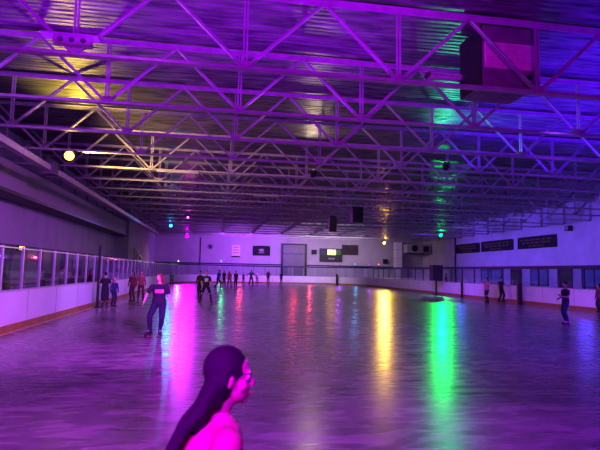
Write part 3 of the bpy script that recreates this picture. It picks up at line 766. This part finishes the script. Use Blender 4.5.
m_printred = mat('pink_shirt_print', (.55, .16, .24), .8, noise=.4, scale=22)
m_printwhite = mat('white_shirt_print', (.6, .58, .58), .8, noise=.6, scale=14)
HALF = PI
# girl rushing past close to the camera
person('dark-haired girl in a pink shirt skating past close to the camera', (-.10, 1.86, 0), -PI / 2 + .26, 1.37, kid=1.16, bulk=1.22, skin='tan', lean=(0, .32), twist=.1, feet=((-.12, .30, 0), (.10, -.28, .1)), crouch=.05,
       larm=((-.2, .55, -1), (0, .9, -.5)), rarm=((.25, -.7, -1), (.1, -.2, -1)), head=(-.22, -.02, 0), hair=('streaming', 'dark'), top=('tee', 'hot_pink', (.40, .10, .13)), bottom=('leggings', 'black', (.02, .02, .025)), fine=True, face=True)
# woman in the middle distance on the left
person('woman with red-lit hair and dark printed shirt skating on the left floor', (-1.38, 12.65, 0), PI + .12, 1.50, skin='light', lean=(.02, .05), feet=((-.06, .02, .1), (.22, .12, -.75)), crouch=.02, bulk=1.25,
       larm=((-.30, -.05, -1), (-.14, .06, -1)), rarm=((.62, .1, -1), (.25, .45, -.75)), head=(-.55, -.05, 0), hair=('long', 'red'), top=('tee', 'black', (.02, .02, .03)), bottom=('leggings', 'dark_navy', (.014, .014, .04)), fine=True, face=True, print_=(0, .33, .26, .11, m_printred))
person('skater in black graphic shirt, shorts and knee socks with legs apart', (-.52, 24.7, 0), PI, 1.55, skin='light', feet=((-.30, 0, .35), (.32, .05, -.35)), bulk=1.08, larm=((-.35, .1, -1), (.25, .7, -.6)), rarm=((.4, .1, -1), (-.2, .6, -.8)), hair=('short', 'brown'),
       top=('tee', 'black', (.02, .02, .03)), bottom=('shorts', 'black', (.02, .02, .025)), print_=(0, .32, .2, .22, m_printwhite))
person('skater in dark clothes half hidden behind the one in graphic shirt', (-.98, 29.3, 0), PI - .5, 1.53, skin='tan', feet=((-.15, .1, 0), (.16, -.1, 0)), hair=('short', 'dark'), top=('long', 'plum', (.08, .03, .06)), bottom=('pants', 'black', (.02, .02, .025)))
person('person in a long black dress by the tall gate post', (-4.45, 21.3, 0), .35, 1.42, skin='light', lean=(0, .04), feet=((-.1, 0, .1), (.11, .05, -.1)), bulk=1.1, larm=((-.4, .3, -1), (.1, .6, .8)), rarm=((.4, .3, -1), (-.1, .6, .8)), hair=('short', 'dark'),
       top=('longdress', 'black_dress', (.015, .014, .02)), bottom=('none', '', None), skates='black')
person('child in navy beside the person in the long black dress', (-4.2, 21.8, 0), PI + .6, 1.2, kid=1.15, skin='light', feet=((-.1, 0, 0), (.1, .05, 0)), hair=('long', 'blonde'), top=('long', 'navy', (.03, .03, .12)), bottom=('pants', 'navy_dark', (.02, .02, .05)))
person('skater in a maroon jacket beside the left boards, left of a pair', (-4.05, 25.4, 0), PI - .3, 1.44, skin='tan', feet=((-.13, .05, 0), (.13, -.05, 0)), hair=('long', 'dark'), top=('jacket', 'maroon', (.16, .03, .045)), bottom=('pants', 'maroon_dark', (.09, .025, .04)))
person('skater in a dusty red hooded top, right of the pair by left boards', (-3.8, 26.4, 0), PI + .2, 1.45, skin='light', feet=((-.15, .1, .1), (.14, -.1, -.1)), hair=('long', 'red'), bulk=1.12, top=('jacket', 'dusty_red', (.30, .07, .09)), bottom=('pants', 'maroon_dark', (.09, .025, .04)))
person('small far skater in a green top beyond the woman with red-lit hair', (-4.02, 46.0, 0), PI, 1.32, skin='light', feet=((-.16, .1, .1), (.16, -.05, -.1)), hair=('short', 'blonde'), top=('tee', 'green', (.10, .45, .22)), bottom=('pants', 'grey', (.12, .12, .14)), vox=.013)
far = 'skaters gathered by the far end boards'
person('far skater bending forward in a bright blue jacket', (.05, 44.3, 0), PI + .9, 1.66, far, skin='tan', lean=(0, .22), feet=((-.2, .2, .1), (.2, -.15, -.1)), crouch=.06, hair=('short', 'dark'), top=('jacket', 'bright_blue', (.03, .06, .5)), bottom=('pants', 'black', (.02, .02, .025)), vox=.013)
person('far skater in a dark outfit left of the pink one', (.62, 48.6, 0), PI, 1.5, far, skin='tan', hair=('long', 'dark'), top=('long', 'plum', (.08, .03, .06)), bottom=('pants', 'black', (.02, .02, .025)), vox=.013)
person('far skater in a hot pink top', (1.12, 48.2, 0), PI + .3, 1.52, far, skin='light', feet=((-.18, .1, .1), (.17, -.05, -.1)), hair=('long', 'brown'), bulk=1.1, top=('long', 'vivid_pink', (.85, .08, .30)), bottom=('pants', 'mauve', (.30, .12, .22)), vox=.013)
person('far skater all in black right of the pink one', (1.64, 45.8, 0), PI - .3, 1.53, far, skin='tan', hair=('short', 'dark'), top=('long', 'black', (.02, .02, .03)), bottom=('pants', 'black', (.02, .02, .025)), vox=.013)
person('small far child in a mauve top near the boards', (3.05, 60.2, 0), PI, 1.36, far, skin='light', hair=('short', 'brown'), top=('tee', 'mauve_top', (.35, .14, .30)), bottom=('pants', 'black', (.02, .02, .025)), vox=.014)
person('far skater in a pale teal jacket with arms held out', (3.45, 52.4, 0), PI + .2, 1.64, far, skin='light', feet=((-.2, .1, .1), (.2, -.05, -.1)), larm=((-.9, .1, -.6), (-.6, .3, -.6)), rarm=((.9, .1, -.6), (.6, .3, -.6)), hair=('short', 'brown'), bulk=1.1, top=('jacket', 'pale_teal', (.14, .36, .50)), bottom=('pants', 'denim', (.03, .05, .12)), vox=.013)
person('far person in a white shirt close to the end boards', (4.75, 61.2, 0), PI, 1.5, far, skin='light', hair=('short', 'dark'), top=('tee', 'white', (.75, .75, .78)), bottom=('pants', 'mauve', (.30, .12, .22)), vox=.014)
person('far slim person in a dark red outfit with blonde hair', (6.05, 60.6, 0), PI - .2, 1.68, far, skin='light', hair=('long', 'blonde'), top=('long', 'dark_red', (.14, .02, .04)), bottom=('pants', 'dark_red_b', (.10, .02, .03)), vox=.014)
person('far person with a white cap standing left of the roller door', (7.5, 59.5, 0), PI, 1.48, far, skin='light', hair=('cap', 'dark'), top=('tee', 'navy', (.03, .03, .12)), bottom=('pants', 'black', (.02, .02, .025)), vox=.014)
# right side
person('skater in a pink tank top and dark shorts by the right boards', (15.5, 27.2, 0), PI / 2 + .5, 1.42, skin='light', feet=((-.13, .1, 0), (.13, -.08, 0)), hair=('bun', 'brown'), top=('tank', 'rose_pink', (.60, .16, .30)), bottom=('shorts', 'dark_shorts', (.02, .02, .03)), larm=((-.2, .1, -1), (.2, .5, -.6)), rarm=((.2, .1, -1), (-.2, .5, -.6)))
person('skater in all dark clothes leaning on the right boards', (16.65, 27.6, 0), PI + .4, 1.48, skin='tan', feet=((-.14, .1, 0), (.13, -.08, 0)), hair=('short', 'dark'), bulk=1.12, top=('tee', 'black', (.02, .02, .03)), bottom=('pants', 'black', (.02, .02, .025)), larm=((-.8, .1, -.8), (-.7, .2, -.2)), rarm=((.6, .1, -1), (.3, .3, -.7)))
ph, arms, s = person('skater in black shirt and dark jeans looking at a phone on the right', (11.68, 15.45, 0), PI / 2 + .15, 1.42, kid=1.08, skin='tan', lean=(0, -.02), feet=((-.08, .05, 0), (.10, -.03, 0)), hair=('short', 'dark'), head=(.1, -.28, 0), top=('tee', 'black', (.02, .02, .03)), bottom=('pants', 'denim', (.035, .035, .10)),
       larm=((-.15, .25, -1), (.25, 1, .12)), rarm=((.2, -.05, -1), (-.1, .75, -.25)), skates='tan', fine=True, face=True, curl=.8)
sh, el, wr, d2 = arms[0]
hp = M.Translation(ph.location) @ M.Rotation(ph.rotation_euler.z, 4, 'Z') @ (wr + d2 * .125 * s + V((.012, 0, .03)))
t = thing('phone', 'dark phone held up by the skater on the right', 'phone', hp, ph.rotation_euler.z)
MB().box((0, 0, 0), (.07, .14, .010), M.Rotation(.5, 3, 'X')).build('case', m_black, t)
MB().box((0, -.0035, .0055), (.062, .125, .003), M.Rotation(.5, 3, 'X')).build('screen', mat('phone_screen', (.02, .02, .03), .2, emit=(.3, .25, .6), estr=.6), t)
person('person in dark clothes partly cut off at the right photo edge', (16.95, 20.2, 0), PI / 2, 1.30, kid=1.1, skin='tan', hair=('long', 'dark'), top=('long', 'wine', (.14, .03, .06)), bottom=('pants', 'black', (.02, .02, .025)))
# spectators behind the boards
def watcher(x, y, H, rz, lab, tc, tn, hair, grp):
    person(lab, (x, y, 0), rz, H, grp, skin='tan', hair=hair, top=('long', tn, tc), bottom=('pants', 'black', (.02, .02, .025)), skates=None, vox=.014)
gl = 'onlookers behind the left boards'
watcher(-5.9, 20.6, 1.62, -PI / 2, 'dark onlooker behind the left boards just left of the tall gate post', (.02, .02, .03), 'black', ('short', 'dark'), gl)
watcher(-5.8, 24.6, 1.52, -PI / 2 - .3, 'onlooker in maroon behind left boards right of the couple', (.10, .03, .05), 'maroon_b', ('long', 'dark'), gl)
watcher(-6.0, 27.2, 1.50, -PI / 2, 'onlooker in navy behind the left boards next to the maroon one', (.03, .03, .09), 'navy', ('short', 'dark'), gl)
watcher(-5.9, 31.4, 1.50, -PI / 2 + .2, 'onlooker in rosy top behind left boards beyond the jacketed pair', (.30, .08, .14), 'rosy', ('bun', 'dark'), gl)
watcher(-5.85, 36.0, 1.52, -PI / 2, 'farthest dark onlooker behind the left boards', (.03, .02, .04), 'ink', ('long', 'dark'), gl)
gr = 'onlookers behind the right boards'
watcher(18.7, 39.2, 1.62, PI / 2, 'dark onlooker behind right boards just right of the stand speaker', (.02, .02, .03), 'black', ('short', 'dark'), gr)
watcher(18.8, 37.6, 1.30, PI / 2 + .3, 'shorter dark onlooker behind the right boards beside the taller one', (.03, .03, .06), 'ink', ('bun', 'dark'), gr)

# ------------------------------------------------------------------ camera
cam = bpy.data.cameras.new('camera'); co = bpy.data.objects.new('camera', cam); C.objects.link(co)
cam.sensor_width = 36; cam.lens = 500 / 600 * 36; cam.clip_end = 300
yaw, pit, rol = math.radians(9.2), math.radians(5.27), math.radians(1.1)
f = V((math.sin(yaw) * math.cos(pit), math.cos(yaw) * math.cos(pit), math.sin(pit))); r = V((math.cos(yaw), -math.sin(yaw), 0)); u = r.cross(f)
r2 = math.cos(rol) * r + math.sin(rol) * u; u2 = -math.sin(rol) * r + math.cos(rol) * u
mw = M((r2, u2, -f)).transposed().to_4x4(); mw.translation = (0, 0, 1.63); co.matrix_world = mw
sc.camera = co
cam.dof.use_dof = True; cam.dof.focus_distance = 16; cam.dof.aperture_fstop = 30 / 9.0   # 9 mm pupil
# ------------------------------------------------------------------ light
def point(loc, col, e, rad=.4, name='house_lamp'):
    l = bpy.data.lights.new(name, 'POINT'); l.energy = e; l.color = col; l.shadow_soft_size = rad
    o = bpy.data.objects.new(name, l); C.objects.link(o); o.location = loc; return o
def spot(loc, to, col, e, ang, rad=.2, blend=.6, name='wash_lamp'):
    l = bpy.data.lights.new(name, 'SPOT'); l.energy = e; l.color = col; l.shadow_soft_size = rad; l.spot_size = math.radians(ang); l.spot_blend = blend
    o = bpy.data.objects.new(name, l); C.objects.link(o); o.location = loc
    o.rotation_euler = (V(to) - V(loc)).to_track_quat('-Z', 'Y').to_euler(); return o
def area(loc, to, col, e, sx, sy, name='soft_lamp'):
    l = bpy.data.lights.new(name, 'AREA'); l.shape = 'RECTANGLE'; l.size = sx; l.size_y = sy; l.energy = e; l.color = col
    o = bpy.data.objects.new(name, l); C.objects.link(o); o.location = loc
    o.rotation_euler = (V(to) - V(loc)).to_track_quat('-Z', 'Y').to_euler(); return o
VIO = (.45, .02, 1); PUR = (.62, .03, 1); BLU = (.10, .02, 1)
# violet wash lamps standing just behind the camera, raking the near trusses and floor
spot((-2.2, -.6, 2.0), (-.5, 10.5, 7.8), (.46, .0, 1), 5600, 66, .25, .9)
spot((3.5, -1.0, 2.0), (7, 10.5, 8.0), (.46, .0, .75), 2600, 60, .25, .9)
spot((-4, -3, 5.2), (-1.5, 4.6, 0), (.52, .0, 1), 7500, 60)
spot((-1.0, -4, 5.5), (2.2, 5, 0), (.40, .0, 1), 9000, 60)
# blue wash from the right
spot((24, 4, 3.0), (16, 24, 7.7), (.10, .0, 1), 2000, 100)
area((16.5, 13, 6.15), (16.5, 13, 9), (.09, .0, 1), 2000, 14, 16)
area((-1, 11.5, 6.15), (-1, 11.5, 9), (.34, .0, 1), 520, 12, 8)
spot((18, 4, 5.4), (12.5, 10.5, 0), (.10, .0, 1), 11000, 66)
for y in (24, 33, 42, 51):
    spot((20, y, 5.75), (28.5, y, 2.9), (.17, .07, 1), 2300, 112, .3, 1)
spot((9, 12, 5.7), (17.4, 24, .7), (.28, .05, 1), 8000, 50, .3, 1)
spot((10, 26, 5.7), (17.4, 36, .7), (.26, .06, 1), 6000, 50, .3, 1)
# left boards and wall
spot((2.5, 2, 5.6), (-5, 16, .5), (.54, .08, 1), 17000, 44)
for y in (20, 28, 36):
    spot((0, y - 2, 5.75), (-5, y, .4), (.50, .15, 1), 1500, 58, .3, 1)
spot((-5.3, 8, 5.7), (-9.5, 20, 3.2), (.30, .17, .95), 600, 90, .3, 1)
# soft unseen fill panels added for the hall's ambient light
for y, e in ((18, 170), (40, 420)):
    area((5, y, 5.85), (5, y, 0), (.62, .44, .46), e, 20, 14)
# back wall
area((4, 60, 5.2), (3.5, 67, 1.2), (.40, .07, 1), 1300, 9, .6)
area((14, 59, 5.2), (14, 67, 1.0), (.72, .56, .80), 700, 9, .6)
point((22.5, 28, 2.6), (.10, .06, 1), 160, .3)
point((22.5, 44, 2.6), (.10, .06, 1), 160, .3)
# magenta light on the girl passing the camera
spot((-2.6, 1.2, 2.3), (.0, 1.9, .95), (1, .04, .7), 30, 40)
spot((-3.2, 3, 5.8), (-2.4, 4.2, 0), (1, .55, .5), 420, 60, .3, 1)  # unseen warm spot added to tint the near left floor
w = bpy.data.worlds.new('world'); sc.world = w; w.use_nodes = True
w.node_tree.nodes['Background'].inputs[0].default_value = (.10, .03, .2, 1); w.node_tree.nodes['Background'].inputs[1].default_value = .05
sc.view_settings.view_transform = 'Standard'; sc.view_settings.look = 'None'; sc.view_settings.exposure = 0; sc.view_settings.gamma = .9
